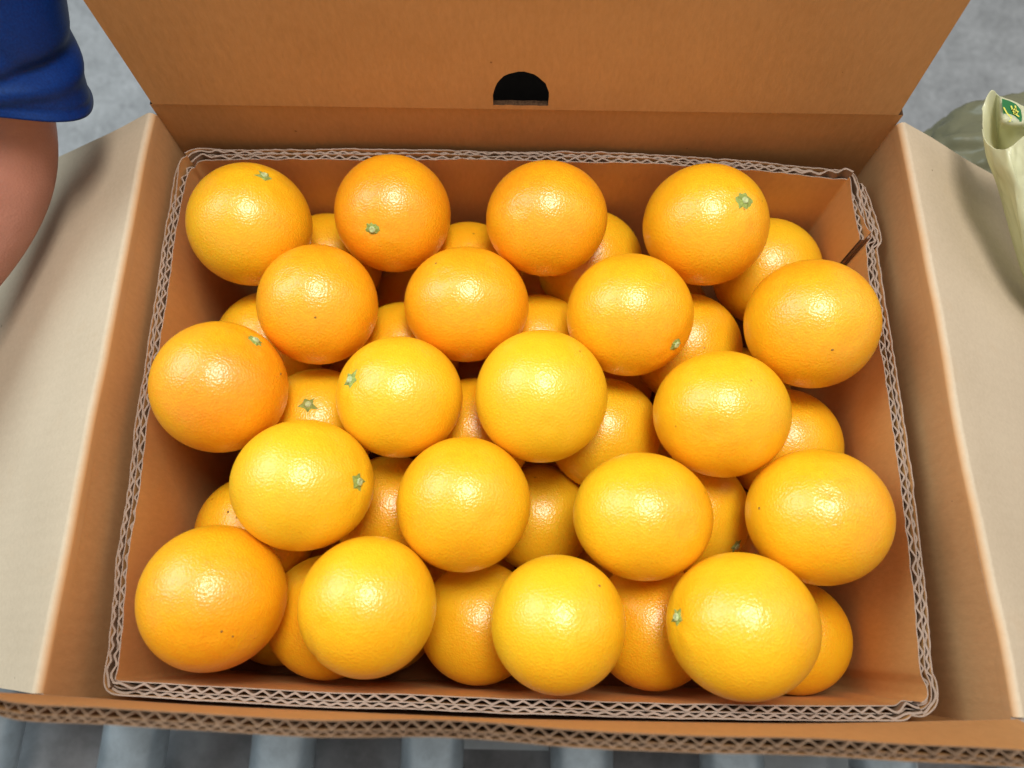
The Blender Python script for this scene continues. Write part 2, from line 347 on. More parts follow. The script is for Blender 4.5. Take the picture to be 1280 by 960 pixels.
def axle_mesh():
    bm = bmesh.new(); bmesh.ops.create_cone(bm, cap_ends=True, segments=12, radius1=0.006, radius2=0.006, depth=0.520)
    bmesh.ops.rotate(bm, verts=bm.verts, cent=(0, 0, 0), matrix=Matrix.Rotation(math.pi / 2, 3, 'X')); bmesh.ops.translate(bm, verts=bm.verts, vec=(0, -0.025, 0))
    me = bpy.data.meshes.new('axle'); bm.to_mesh(me); bm.free(); me.materials.append(M['axle']); return me
rm, am = roller_mesh(), axle_mesh()
for k in range(-5, 6):
    o = bpy.data.objects.new('roller', rm); COL.objects.link(o); o.parent = conv
    o.location = (0.0523 + 0.1124 * k, 0, TOP - RR); o.rotation_euler = (0, random.uniform(0, 6.28), 0)
    a = bpy.data.objects.new('axle', am); COL.objects.link(a); a.parent = o
box('side_rail', (-0.60, -0.288, TOP - 0.085), (0.70, -0.280, TOP + 0.004), M['rail'], conv, 0.001)
box('side_rail', (-0.60, 0.230, TOP - 0.085), (0.70, 0.238, TOP - 0.004), M['rail'], conv, 0.001)
for x in (-0.55, 0.65):
    for y in (-0.276, 0.214):
        box('leg', (x - 0.02, y - 0.02 + 0.018, 0.0), (x + 0.02, y + 0.02 - 0.006, TOP - 0.085), M['rail'], conv, 0.002)
    box('cross_bar', (x - 0.015, -0.255, TOP - 0.35), (x + 0.015, 0.200, TOP - 0.31), M['rail'], conv, 0.002)
box('gap_dark_panel', (-0.59, -0.279, TOP - 0.084), (0.69, 0.229, TOP - 0.080), M['gap_dark'], conv)  # added under the rollers to darken the gaps between them
s1 = box('paper_sheet', (-0.045, -0.216, TOP - 0.0796), (0.03, -0.10, TOP - 0.0780), M['paper']); tag(s1, 'small pale card lying between the middle rollers of the conveyor', 'sheet')
s2 = box('paper_sheet', (0.205, -0.230, TOP - 0.0796), (0.33, -0.12, TOP - 0.0780), M['paper']); tag(s2, 'larger white card lying between the rollers at the right front', 'sheet')

# ------------------------------------------------------------------ outer carton
OB = RZ - 0.180                                   # its underside
carton = empty('cardboard_carton', 'open brown outer carton with its flaps spread and a hand hole at the back', 'carton', (0, 0, 0))
TH = 0.006
mats_y = [M['kraft_y'], M['cut'], M['outer']]; mats_x = [M['kraft_x'], M['cut'], M['outer']]
box('bottom_panel', (-0.232, -0.170, OB - 0.004), (0.236, 0.174, OB + 0.004), M['kraft_x'], carton)
def side(sgn, xb, xf, yb, yf, ang_b, ang_f, length, bow):
    """left / right wall, and the flap that bends over it and hangs outwards"""
    nu = 60; zc = RZ + 0.027; Rb = 0.0030
    U = np.linspace(0, 1, nu); X0 = []
    for u in U: X0.append(xb + (xf - xb) * u + bow * math.sin(math.pi * u) + wob(u, 5, 0.0012, sgn))
    Y = yb + (yf - yb) * U
    zs = np.linspace(OB + 0.004, zc, 10)
    Yw = yb + 0.0015 + (yf - 0.0068 - yb) * U
    Pi = [[(X0[i], Yw[i], z) for z in zs] for i in range(nu)]
    Po = [[(X0[i] + sgn * TH, Yw[i], z) for z in zs] for i in range(nu)]
    slab('wall', Pi, Po, mats_y, carton)
    Pi, Po = [], []
    for i, u in enumerate(U):
        ang = math.radians(ang_b + (ang_f - ang_b) * u); ri, ro = [], []
        cx = X0[i] + sgn * Rb; cz = zc + 0.0003 + wob(u, 7, 0.0015, 5 + sgn)
        na = 12
        for k in range(na + 1):
            a = ang * k / na
            if k == 0:
                ri.append((X0[i] - sgn * 0.00003, Y[i], zc - 0.006)); ro.append((X0[i] + sgn * 0.0008, Y[i], zc - 0.006))
            ri.append((cx - sgn * (Rb + 0.0001) * math.cos(a), Y[i], cz + Rb * math.sin(a)))
            q = 0.0004; ro.append((cx - sgn * q * math.cos(a) + sgn * 0.0004 * (k == 0), Y[i], cz + q * math.sin(a)))
        dx, dz = sgn * math.sin(ang), math.cos(ang)
        nx, nz_ = sgn * math.cos(ang) * -1, math.sin(ang)
        for k in range(1, 15):
            l = length * k / 14; curl = 0.006 * (l / length) ** 2 + wob(l * 20, 1, 0.0012, u * 3 + sgn)
            p = np.array(ri[na + 1]); ri.append((p[0] + dx * l + nx * curl, Y[i], p[2] + dz * l + nz_ * curl))
            p = np.array(ro[na + 1]); ro.append((p[0] + dx * l + nx * curl * 1, Y[i], p[2] + dz * l + nz_ * curl))
        Pi.append(ri); Po.append(ro)
    o = slab('flap', Pi, Po, [M['lit_liner'], M['cut'], M['outer']], carton)
    nvf = len(Pi[0]); wv = []                                # painted light: 0 on the wall's side of the crease, 1 out on the flap
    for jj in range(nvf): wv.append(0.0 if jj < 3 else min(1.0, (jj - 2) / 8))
    at = o.data.attributes.new('painted_light', 'FLOAT', 'POINT'); at.data.foreach_set('value', wv * (2 * nu))
    return o
side(-1, -0.2286, -0.2273, 0.1738, -0.1605, 121, 133, 0.19, -0.0005)
side(1, 0.2315, 0.2385, 0.1745, -0.1630, 123, 126, 0.19, -0.0005)
# back wall
nu = 40; U = np.linspace(-0.2291, 0.2318, nu); zs = np.linspace(OB + 0.004, RZ + 0.036, 8)
slab('wall', [[(x, 0.1757, z) for z in zs] for x in U], [[(x, 0.1757 + TH, z) for z in zs] for x in U], [M['kraft_x'], M['core'], M['outer']], carton)
# back flap with the D shaped hand hole, cut right above its crease
def back_flap():
    T1 = 0.175
    outer = [(-0.2270, 0.0008), (-0.2297, 0.038), (-0.2325, 0.073), (-0.2345, T1), (0.2290, T1), (0.2286, 0.05), (0.2284, 0.0008)]
    hw, hx = 0.0166, -0.0016
    hole = [(hx - hw, 0.0042)] + [(hx - hw * math.cos(a) * (1 if k else 1), 0.0115 + 0.0185 * math.sin(a)) for k, a in enumerate(np.linspace(0, math.pi, 18))] + [(hx + hw, 0.0042)]
    def dens(L, d):
        R_ = []
        for a, b in zip(L, L[1:] + L[:1]):
            n = max(1, int(math.dist(a, b) / d)); R_ += [(a[0] + (b[0] - a[0]) * k / n, a[1] + (b[1] - a[1]) * k / n) for k in range(n)]
        return R_
    O_, H_ = dens(outer, 0.012), dens(hole, 0.0025)
    rs = random.Random(4); H_ = [(x + rs.uniform(-.0003, .0003), t + rs.uniform(-.0003, .0003)) for x, t in H_]
    bm = bmesh.new()
    def mp(x, t, back):
        y = 0.1750 + t * math.tan(math.radians(6)) + (0.0036 if back else 0)
        return (x, y, RZ + 0.036 + t)
    lay = []
    for back in (0, 1):
        vs_ = [[bm.verts.new(mp(x, t, back)) for x, t in L] for L in (O_, H_)]
        es = []
        for ring in vs_: es += [bm.edges.new((a, b)) for a, b in zip(ring, ring[1:] + ring[:1])]
        r = bmesh.ops.triangle_fill(bm, use_beauty=True, edges=es)
        for g in r['geom']:
            if isinstance(g, bmesh.types.BMFace): g.material_index = 2 if back else 0
        lay.append(vs_)
    for ra, rb in zip(lay[0], lay[1]):
        for k in range(len(ra)):
            f = bm.faces.new((ra[k], ra[(k + 1) % len(ra)], rb[(k + 1) % len(ra)], rb[k])); f.material_index = 3 if ra is lay[0][1] else 1
    bmesh.ops.recalc_face_normals(bm, faces=bm.faces)
    me = bpy.data.meshes.new('flap'); bm.to_mesh(me); bm.free()
    for m in mats_x + [M['core']]: me.materials.append(m)
    o = bpy.data.objects.new('flap', me); COL.objects.link(o); o.parent = carton
    return o
back_flap()
box('hole_dark_panel', (-0.215, 0.2300, RZ - 0.16), (0.215, 0.2340, RZ + 0.17), M['black'], carton)  # added behind the hand hole so that it stays dark
box('hole_dark_ledge', (-0.215, 0.1835, RZ + 0.016), (0.215, 0.2296, RZ + 0.020), M['black'], carton)  # added to hide the lit floor below the hole
# front wall and the short front flap standing on it, its fluted edge towards the camera
CR = [(-0.2272, -0.1608), (-0.1499, -0.1644), (-0.001, -0.1678), (0.1355, -0.1676), (0.2389, -0.1637)]
FT = [(-0.2255, -0.1589), (-0.0721, -0.1649), (0.0022, -0.1651), (0.0761, -0.1671), (0.1464, -0.1688), (0.2280, -0.1707)]
Qc = path(CR, 0.0008, 25); Qf = path(FT, 0.0008, 25)
k = np.linspace(0, 1, 60); ci = np.round(k * (len(Qc) - 1)).astype(int)
lowy = -0.0045
Pi = [[(Qc[i][0], Qc[i][1] + lowy * min(1, max(0, (RZ + 0.031 - z) / 0.03)), z) for z in np.linspace(OB + 0.004, RZ + 0.031, 12)] for i in ci]
Po = [[(a, b - TH, c) for a, b, c in r] for r in Pi]
slab('wall', Pi, Po, mats_x, carton)
m_ = min(len(Qc), len(Qf)); rsm = lambda Q: np.stack([np.interp(np.linspace(0, 1, m_), np.linspace(0, 1, len(Q)), Q[:, k]) for k in (0, 1)], 1)
Qc, Qf = rsm(Qc), rsm(Qf); wv_ = smooth1(np.random.RandomState(3).normal(0, 0.004, m_), 20); Qf[:, 1] += wv_
board('flap', Qc, normals(Qc, 30), Qf, normals(Qf, 30), RZ + 0.0313, RZ + 0.090, ((0.0005, 0.0031, 0.0078), (0.0005, 0.0018, 0.0062), 0.0005), [M['kraft_x'], M['cut_brown'], M['outer']], carton, seed=40, cut='cut_brown', mth=0.0009)

# ------------------------------------------------------------------ inner carton
inner = empty('inner_carton', 'inner box of double wall corrugated board filled with oranges', 'carton', (0, 0, 0))
RIM = [(0.2126, 0.1107), (0.2111, 0.1314), (0.2092, 0.1526), (0.1592, 0.1586), (0.0869, 0.1631), (0.0037, 0.1641), (-0.1057, 0.1635), (-0.1838, 0.1615),
       (-0.2080, 0.1608), (-0.2120, 0.1596), (-0.2132, 0.1572), (-0.2160, 0.1565), (-0.2171, 0.1520), (-0.2168, 0.1022), (-0.2152, 0.0404), (-0.2137, -0.0088), (-0.2121, -0.0501), (-0.2108, -0.0943), (-0.2078, -0.1316), (-0.2061, -0.1553),
       (-0.2006, -0.1556), (-0.1629, -0.1572), (-0.0921, -0.1593), (-0.0011, -0.1606), (0.0895, -0.1617), (0.1635, -0.1612), (0.1985, -0.1606),
       (0.2022, -0.1580), (0.2085, -0.1590), (0.2122, -0.1565), (0.2128, -0.1504), (0.2106, -0.1454), (0.2124, -0.1283), (0.2143, -0.0869), (0.2150, -0.0428), (0.2155, 0.0045), (0.2150, 0.0294), (0.2146, 0.0808),
       (0.2150, 0.1055), (0.2168, 0.1088), (0.2192, 0.1110), (0.2192, 0.1150), (0.2178, 0.1315), (0.2162, 0.1500)]
Q = path(RIM, 0.0007, 1.6)
Q += np.stack([smooth1(np.random.RandomState(k).normal(0, 0.0012, len(Q)), 12) for k in (5, 6)], 1)
NQ = normals(Q, 4.5)
sQ = np.r_[0, np.cumsum(np.linalg.norm(np.diff(Q, axis=0), axis=1))]
near = lambda p: int(np.argmin(np.linalg.norm(Q - np.array(p), axis=1)))
cuts = [0, near((0.2092, 0.1526)), near((-0.2132, 0.1572)), near((-0.2061, -0.1553)), near((0.2085, -0.1590)), len(Q) - 1]
IB = RZ - 0.166
for k, nm in enumerate(('glue_tab', 'wall', 'wall', 'wall', 'wall')):
    a, b = cuts[k], cuts[k + 1] + 1
    board(nm, Q[a:b], NQ[a:b], Q[a:b], NQ[a:b], IB, RZ, ((0.0005, 0.0027, 0.0090), (0.0006, 0.0018, 0.0078), 0.0005) if nm == 'glue_tab' else ((0.0006, 0.0031, 0.0090), (0.0007, 0.0022, 0.0078), 0.0008), [M['inner_kraft'], M['cut'], M['outer']], inner, s0=sQ[a], seed=100 + 10 * k, mth=0.0012)
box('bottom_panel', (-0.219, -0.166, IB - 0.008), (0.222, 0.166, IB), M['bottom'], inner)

# ------------------------------------------------------------------ oranges
# centre x, y, z and radius in millimetres (z from the rim), ripeness colour 0 deep orange .. 1 yellow
O = [[-170.7,113.6,0.2,38.1],[-81.4,122.8,0.3,36.6],[15.6,116.4,7.6,36.5],[114.8,115.6,4.6,38.0],[-122.2,58.2,2.4,36.0],[-32.7,62.6,-2.9,36.6],[66.0,54.7,2.2,37.5],[172.1,48.8,7.5,38.1],
     [-171.8,2.8,8.8,37.6],[-69.4,0.9,2.2,36.0],[13.0,1.6,5.8,38.1],[116.5,-6.5,2.9,37.5],[-118.0,-52.8,8.8,37.2],[-29.7,-60.6,1.9,37.3],[69.5,-65.2,0.2,36.8],[165.2,-64.1,3.8,37.8],
     [-161.7,-112.8,1.0,38.0],[-77.7,-116.2,5.6,36.4],[22.5,-123.4,7.0,35.3],[117.7,-122.4,9.3,38.0],
     [-137.1,121.7,-70.1,37.0],[-36.3,110.7,-59.7,37.2],[48.6,120.1,-57.4,37.0],[172.2,116.1,-57.6,37.2],[-169.7,56.7,-62.5,36.8],[-77.4,49.4,-60.3,37.1],[12.9,55.8,-59.6,37.1],[113.5,57.5,-58.2,37.2],
     [-128.5,-2.9,-51.1,37.1],[-28.0,-5.1,-57.2,36.9],[56.4,-3.2,-57.1,36.8],[172.3,-8.8,-57.7,37.2],[-164.9,-69.6,-65.7,36.9],[-79.9,-55.5,-67.1,36.8],[15.4,-54.9,-84.6,35.2],[109.6,-53.6,-60.4,37.1],
     [-112.6,-119.8,-57.8,36.6],[-22.1,-121.5,-64.9,36.3],[82.3,-121.9,-56.3,37.1],[172.7,-126.2,-76.2,34.7]]
RIPE = [.58,.36,.42,.55,.50,.48,.66,.64,.44,.88,.95,.64,.92,.76,.72,.58,.46,.86,.95,.82,
        .70,.70,.82,.88,.82,.84,.74,.68,.90,.62,.88,.74,.76,.72,.95,.84,.66,.82,.54,.70]
# how much wider (x) and taller (view up) than a ball each one is
WID = {3:(.035,-.035),4:(.017,-.016),6:(.038,-.040),7:(.012,-.012),10:(.018,-.021),12:(.027,-.029),13:(.038,-.037),15:(.044,-.048),16:(.022,-.023),18:(-.012,.006),20:(.024,-.022)}
STEM = {1:(0.419,0.45,0.789),2:(-0.194,-0.702,0.685),4:(0.379,-0.092,0.921),7:(0.644,-0.663,0.382),9:(0.64,0.587,0.497),10:(-0.651,0.026,0.759),13:(0.895,-0.033,0.446),20:(-0.941,0.074,0.329),29:(0.051,0.092,0.994),36:(0.625,-0.605,0.493)}
DOT = {5:(0.202,-0.575,0.793),6:(-0.443,0.359,0.822),8:(-0.022,-0.708,0.706),16:(-0.936,0.032,0.35),19:(0.552,0.505,0.664),9:(0.966,0.149,0.21),17:(0.449,-0.478,0.755),33:(-0.185,0.191,0.964)}
LAB = ['yellow orange fruit in the back left corner with a green stem near its far edge',
 'deep orange fruit at the back wall with a round pale stem button facing the camera',
 'stemless deep orange fruit at the back wall, under the hand hole',
 'fruit at the back wall with a green stem scar right of its highlight',
 'pitted fruit with a small brown dot, diagonally before the back left corner fruit',
 'stemless fruit with a dark speck on its upper left, second row',
 'fruit in the second row with a tiny stem low on its right side',
 'large fruit overlapping the right rim beside the notch in the inner box',
 'deep orange fruit touching the left wall with a pale stem at its upper right',
 'yellow fruit near the centre left with a green star stem on its left edge',
 'plain bright yellow fruit in the middle of the box, without stem',
 'wide stemless fruit right of the bright yellow middle one, third row',
 'wide yellow fruit with a green star stem on its right side',
 'stemless fruit left of centre in the fourth row, before the middle yellow one',
 'wide stemless fruit right of centre in the fourth row, left of the right wall fruit',
 'large fruit against the right wall with a small brown mark on its left edge',
 'deep orange fruit in the front left corner with pale scars',
 'yellow stemless fruit at the front wall beside the front left corner one',
 'bright yellow fruit at the front wall with a small green fleck at its upper right',
 'biggest yellow fruit at the front right with a stem on its left edge',
 'lower layer fruit peeping between the first two fruits of the back row',
 'lower layer fruit peeping between the second and third fruits of the back row',
 'lower layer fruit peeping between the third and fourth fruits of the back row',
 'lower layer fruit in the back right corner behind the notch',
 'lower layer fruit by the left wall, under the back left corner one',
 'lower layer fruit with only its top showing, above the star stem yellow one',
 'lower layer fruit with its top showing behind the bright yellow middle one',
 'deep lower layer fruit with a highlight, left of the fruit that overlaps the right rim',
 'lower layer fruit with a large green star stem facing up between two top fruits',
 'narrow sliver of lower layer fruit left of the bright yellow middle one',
 'yellowish lower layer fruit with a strong highlight right of the middle one',
 'lower layer fruit at the right wall between two top fruits of that wall',
 'lower layer fruit at the left wall above the front left corner one',
 'deep orange lower layer fruit right of the wide star stem one',
 'greenish yellow lower layer fruit, deepest in the gap right of centre',
 'lower layer fruit with a dark stem at its bottom, left of the right wall fruit',
 'lower layer fruit at the front wall right of the front left corner one',
 'lower layer fruit at the front wall just left of the bright yellow fleck one',
 'deepest orange lower layer fruit at the front wall, left of the biggest one',
 'lower layer fruit in the front right corner behind the biggest one']
_ico = {}
def ico(sub):
    if sub not in _ico:
        bm = bmesh.new(); bmesh.ops.create_icosphere(bm, subdivisions=sub, radius=1)
        _ico[sub] = (np.array([v.co[:] for v in bm.verts]), [tuple(v.index for v in f.verts) for f in bm.faces]); bm.free()
    return _ico[sub]
def basis(d):
    d = np.array(d, float); d /= np.linalg.norm(d); a = np.array([0, 0, 1.0]) if abs(d[2]) < .9 else np.array([1.0, 0, 0])
    x = np.cross(a, d); x /= np.linalg.norm(x); return x, np.cross(d, x), d
def harmonic(D, rs, amp):
    h = 0
    for k in range(14):
        q = rs.normal(size=3); q /= np.linalg.norm(q); fq = rs.uniform(1.2, 4.2); h = h + np.sin(fq * (D @ q) + rs.uniform(0, 6.28)) / fq ** 0.8
    return amp * h / 4
VUP = np.array([0, 0.947, 0.32])
def shape(k, D, r, stem, wid, rs_seed):
    rs = np.random.RandomState(rs_seed)
    h = 1 + harmonic(D, rs, 0.018)
    x, y, d = basis(stem); c = np.clip(D @ d, -1, 1); ang = np.arccos(c); th = np.arctan2(D @ y, D @ x)
    h = h - 0.035 * np.exp(-(ang / 0.13) ** 2) + 0.006 * np.exp(-((ang - 0.33) / 0.16) ** 2) * np.cos(6 * th + rs.uniform(0, 6)) * (ang < 1)
    h = h - 0.020 * np.exp(-((math.pi - ang) / 0.11) ** 2)
    if k == 18:                                              # healed crease low on its left flank
        x2, y2, d2 = basis((-0.90, -0.35, 0.25)); a2 = np.arccos(np.clip(D @ d2, -1, 1)); t2 = np.arctan2(D @ y2, D @ x2)
        h = h - 0.022 * np.exp(-((a2 - 0.42) / 0.045) ** 2) * np.exp(-((np.abs(t2) - 0.2) / 0.9) ** 2)
    P = D * (r * h)[:, None]
    P[:, 0] *= 1 + wid[0]; P = P + np.outer(P @ VUP, VUP) * wid[1]
    return P
def calyx_parts(par, P, n, rs, star, big=1.0):
    x, y, d = basis(n); Rm = np.stack([x, y, d], 1)
    sp = 5 if star else 10; R1, R0 = (0.0066, 0.0034) if star else (0.0044, 0.0040)
    R1 *= big; R0 *= big
    V = [(0, 0, 0.0009)]; n2 = sp * 2
    for ring, (f, z) in enumerate(((0.45, 0.0011), (1.0, 0.0003))):
        for k in range(n2):
            rr = (R1 if k % 2 == 0 else R0) * rs.uniform(.8, 1.15) * f; a = 2 * math.pi * k / n2 + rs.uniform(-.12, .12)
            V.append((rr * math.cos(a), rr * math.sin(a), z + rs.uniform(-.0002, .0004)))
    for k in range(n2):
        V.append((V[1 + n2 + k][0] * 1.02, V[1 + n2 + k][1] * 1.02, -0.0012))
    F = [(0, 1 + k, 1 + (k + 1) % n2) for k in range(n2)]
    for a in (1, 1 + n2): F += [(a + k, a + n2 + k, a + n2 + (k + 1) % n2, a + (k + 1) % n2) for k in range(n2)]
    cal = link('calyx', np.array(V) @ Rm.T + P, F, M['calyx'], par)
    seg = 12; V = []; 
    for rr, z in ((0.0021, 0.0004), (0.0020, 0.0018), (0.0014, 0.0022), (0.0007, 0.0017)):
        for k in range(seg):
            a = 2 * math.pi * k / seg; q = rr * rs.uniform(.9, 1.1); V.append((q * math.cos(a), q * math.sin(a), z))
    F = [(i * seg + k, i * seg + (k + 1) % seg, (i + 1) * seg + (k + 1) % seg, (i + 1) * seg + k) for i in range(3) for k in range(seg)] + [tuple(range(3 * seg, 4 * seg))]
    link('stem_button', np.array(V) @ Rm.T + P, F, M['button'], cal, smooth=True)
def scar(par, P, n, rs, r=0.0009):
    x, y, d = basis(n); Rm = np.stack([x, y, d], 1); seg = 9
    V = [(0, 0, 0.00035)]
    for f, z in ((0.6, 0.0003), (1.0, -0.0003)):
        for k in range(seg):
            a = 2 * math.pi * k / seg; q = r * f * rs.uniform(.7, 1.3); V.append((q * math.cos(a), q * math.sin(a) * .8, z))
    F = [(0, 1 + k, 1 + (k + 1) % seg) for k in range(seg)] + [(1 + k, 1 + seg + k, 1 + seg + (k + 1) % seg, 1 + (k + 1) % seg) for k in range(seg)]
    link('scar', np.array(V) @ Rm.T + P, F, M['scar'], par)
GROUP = 'oranges packed in the inner carton'
def orange(k, c, r, ripe, label, sub):
    rs = np.random.RandomState(500 + k); D, F = ico(sub)
    a = rs.uniform(0, 6.28); stem = STEM.get(k, (math.cos(a) * .5, math.sin(a) * .5 + .3, -0.9))
    wid = WID.get(k, (0, 0))
    P = shape(k, D, r, stem, wid, 900 + k)
    o = link('orange', P, F, M['peel'], smooth=True, loc=(c[0], c[1], c[2] + RZ)); tag(o, label, 'orange', GROUP)
    o.color = (ripe, ripe, ripe, 1)
    if k in STEM:
        d = np.array([stem]) / np.linalg.norm(stem); calyx_parts(o, shape(k, d, r, stem, wid, 900 + k)[0], d[0], rs, k in (10, 13, 20, 29, 36, 1), 1.4 if k == 4 else 1.0)
    if k in DOT:
        d = np.array([DOT[k]]) / np.linalg.norm(DOT[k])
        scar(o, shape(k, d, r, stem, wid, 900 + k)[0], d[0], rs)
        if k in (17, 33):
            d2 = d + np.array([[0.16, -0.10, -0.06]]); d2 /= np.linalg.norm(d2); scar(o, shape(k, d2, r, stem, wid, 900 + k)[0], d2[0], rs, 0.0007)
    return o
for k, (x, y, z, r) in enumerate(O):
    orange(k + 1, (x / 1000, y / 1000, z / 1000), r / 1000, RIPE[k], LAB[k], 5 if k < 20 else 4)
# the layer below them, seen only as dark slivers in the gaps: under each top fruit, resting on the box bottom
low = [np.array(q) for q in O[20:]]
placed = []
BLAB = {0: 'bottom layer fruit, a dark sliver under the back left corner one',
 1: 'bottom layer fruit in the gap below the fruit with the round pale stem button',
 2: 'bottom layer fruit in the dark gap below the one under the hand hole',
 3: 'bottom layer fruit, a dark sliver below the fruit with a stem right of its highlight',
 4: 'bottom layer fruit, a sliver right of the left wall one with the pale stem',
 5: 'bottom layer fruit in the dark gap behind the bright yellow middle one, left side',
 6: 'bottom layer fruit in the gap right of the bright yellow middle one, rear side',
 7: 'bottom layer fruit, a sliver left of the fruit that overlaps the right rim',
 10: 'bottom layer fruit, a dark sliver just below the bright yellow middle one',
 11: 'bottom layer fruit, a sliver at the left edge of the wide third row one',
 12: 'bottom layer fruit, a sliver below the wide yellow one with the star stem',
 13: 'bottom layer fruit in the gap below the stemless fourth row one left of centre',
 14: 'bottom layer fruit in the gap below the wide fourth row one right of centre',
 15: 'bottom layer fruit, a narrow sliver left of the large right wall one',
 16: 'bottom layer fruit by the front wall, right of the front left corner one',
 17: 'bottom layer fruit, a sliver at the front wall under the stemless yellow one'}
for k in range(20):
    x, y, _, r = O[k]; r = 36.6; z = -166 + r
    p = np.array([x * 0.985, y * 0.98, z])
    for it in range(60):                                     # push out of its neighbours and the walls
        for q in low + placed:
            v = p - np.array(q[:3]); dd = np.linalg.norm(v); ov = r + q[3] - dd
            if ov > 0: v[2] = 0; p[:2] += (v / (np.linalg.norm(v) + 1e-6) * ov * 0.5)[:2]
        p[0] = min(max(p[0], -206 + r), 208 - r); p[1] = min(max(p[1], -155 + r), 155 - r)
    placed.append((*p, r))
    if k in BLAB: orange(200 + k, p / 1000, r / 1000, 0.5 + 0.01 * k, BLAB[k], 4)

# ------------------------------------------------------------------ person at the left edge
pers = empty('person', 'person in royal blue clothing at the left edge, bare skin below the hem', 'person', (-0.34, 0.30, 0))
pers_inv = Matrix.Translation(-Vector((-0.34, 0.30, 0)))
def loft(centres, radii, seg, fold=None, cap=True):
    C_ = np.array(centres, float); n = len(C_); V = []
    t = np.gradient(C_, axis=0); t /= np.linalg.norm(t, axis=1)[:, None]
    a0 = np.array([0.3, 1.0, 0.2]);
    for i in range(n):
        x = np.cross(a0, t[i]); x /= np.linalg.norm(x); y = np.cross(t[i], x)
        for k in range(seg):
            a = 2 * math.pi * k / seg; f = 1 + (fold(i / (n - 1), a) if fold else 0)
            V.append(C_[i] + (x * math.cos(a) * radii[i][0] + y * math.sin(a) * radii[i][1]) * f)
    F = [(i * seg + k, i * seg + (k + 1) % seg, (i + 1) * seg + (k + 1) % seg, (i + 1) * seg + k) for i in range(n - 1) for k in range(seg)]
    if cap: F += [tuple(range(seg))[::-1], tuple((n - 1) * seg + k for k in range(seg))]
    return np.array(V), F
def spline(P, n):
    P = np.array(P, float); m = len(P); s = np.linspace(0, m - 1, n); out = []
    for u in s:
        i = min(int(u), m - 2); f = u - i; p0 = P[max(i - 1, 0)]; p1 = P[i]; p2 = P[i + 1]; p3 = P[min(i + 2, m - 1)]
        out.append(0.5 * ((2 * p1) + (-p0 + p2) * f + (2 * p0 - 5 * p1 + 4 * p2 - p3) * f * f + (-p0 + 3 * p1 - 3 * p2 + p3) * f ** 3))
    return np.array(out)
def skin_body(name, nodes, edges, mat, parent, root):
    """one continuous skinned surface; nodes: (x, y, z, radius)"""
    me = bpy.data.meshes.new(name); me.from_pydata([n[:3] for n in nodes], edges, [])
    o = bpy.data.objects.new(name, me); COL.objects.link(o)
    md = o.modifiers.new('skin', 'SKIN'); md.use_smooth_shade = True
    for i, n in enumerate(nodes):
        sv = me.skin_vertices[0].data[i]; sv.radius = (n[3], n[3]); sv.use_root = i == root
    o.modifiers.new('sub', 'SUBSURF').levels = 3; o.modifiers['sub'].render_levels = 3
    dg = bpy.context.evaluated_depsgraph_get(); ev = bpy.data.meshes.new_from_object(o.evaluated_get(dg))
    ev.name = name; o.modifiers.clear(); o.data = ev; ev.materials.clear(); ev.materials.append(mat)
    for p in ev.polygons: p.use_smooth = True
    o.parent = parent; o.matrix_parent_inverse = parent.matrix_world.inverted()
    o.data.transform(Matrix.Identity(4))
    return o
A = lambda x, y, z, r: (x + 0.34, y - 0.30, z + RZ, r)
arm = [A(-0.345, 0.300, 0.300, 0.050), A(-0.325, 0.235, 0.200, 0.046), A(-0.312, 0.185, 0.110, 0.043), A(-0.312, 0.150, 0.050, 0.041), A(-0.322, 0.122, 0.026, 0.0395), A(-0.352, 0.078, 0.012, 0.039), A(-0.392, 0.030, 0.006, 0.035), A(-0.435, -0.020, 0.002, 0.029),
       A(-0.470, -0.062, 0.000, 0.024), A(-0.500, -0.100, -0.004, 0.030), A(-0.520, -0.125, -0.008, 0.028)]
edges = [(i, i + 1) for i in range(10)]
fing = []
for dx, dy, ln in ((-0.030, 0.014, 0.062), (-0.012, 0.000, 0.074), (0.006, -0.012, 0.070), (0.022, -0.024, 0.054)):
    b = len(arm); ux, uy = -0.62, -0.78
    for q, (f, dz) in enumerate(((0.25, 0.002), (0.62, -0.004), (1.0, -0.022))):
        arm.append(A(-0.524 + dx + ux * ln * f, -0.131 + dy + uy * ln * f, -0.008 + dz, 0.0098 - 0.0012 * q))
    edges += [(10, b), (b, b + 1), (b + 1, b + 2)]
b = len(arm)
for x, y, z, r in ((-0.478, -0.118, -0.006, 0.013), (-0.470, -0.145, -0.012, 0.0105), (-0.478, -0.168, -0.020, 0.009)): arm.append(A(x, y, z, r))
edges += [(9, b), (b, b + 1), (b + 1, b + 2)]
body = skin_body('body', arm, edges, M['skin'], pers, 0)
body.matrix_parent_inverse = Matrix.Identity(4)
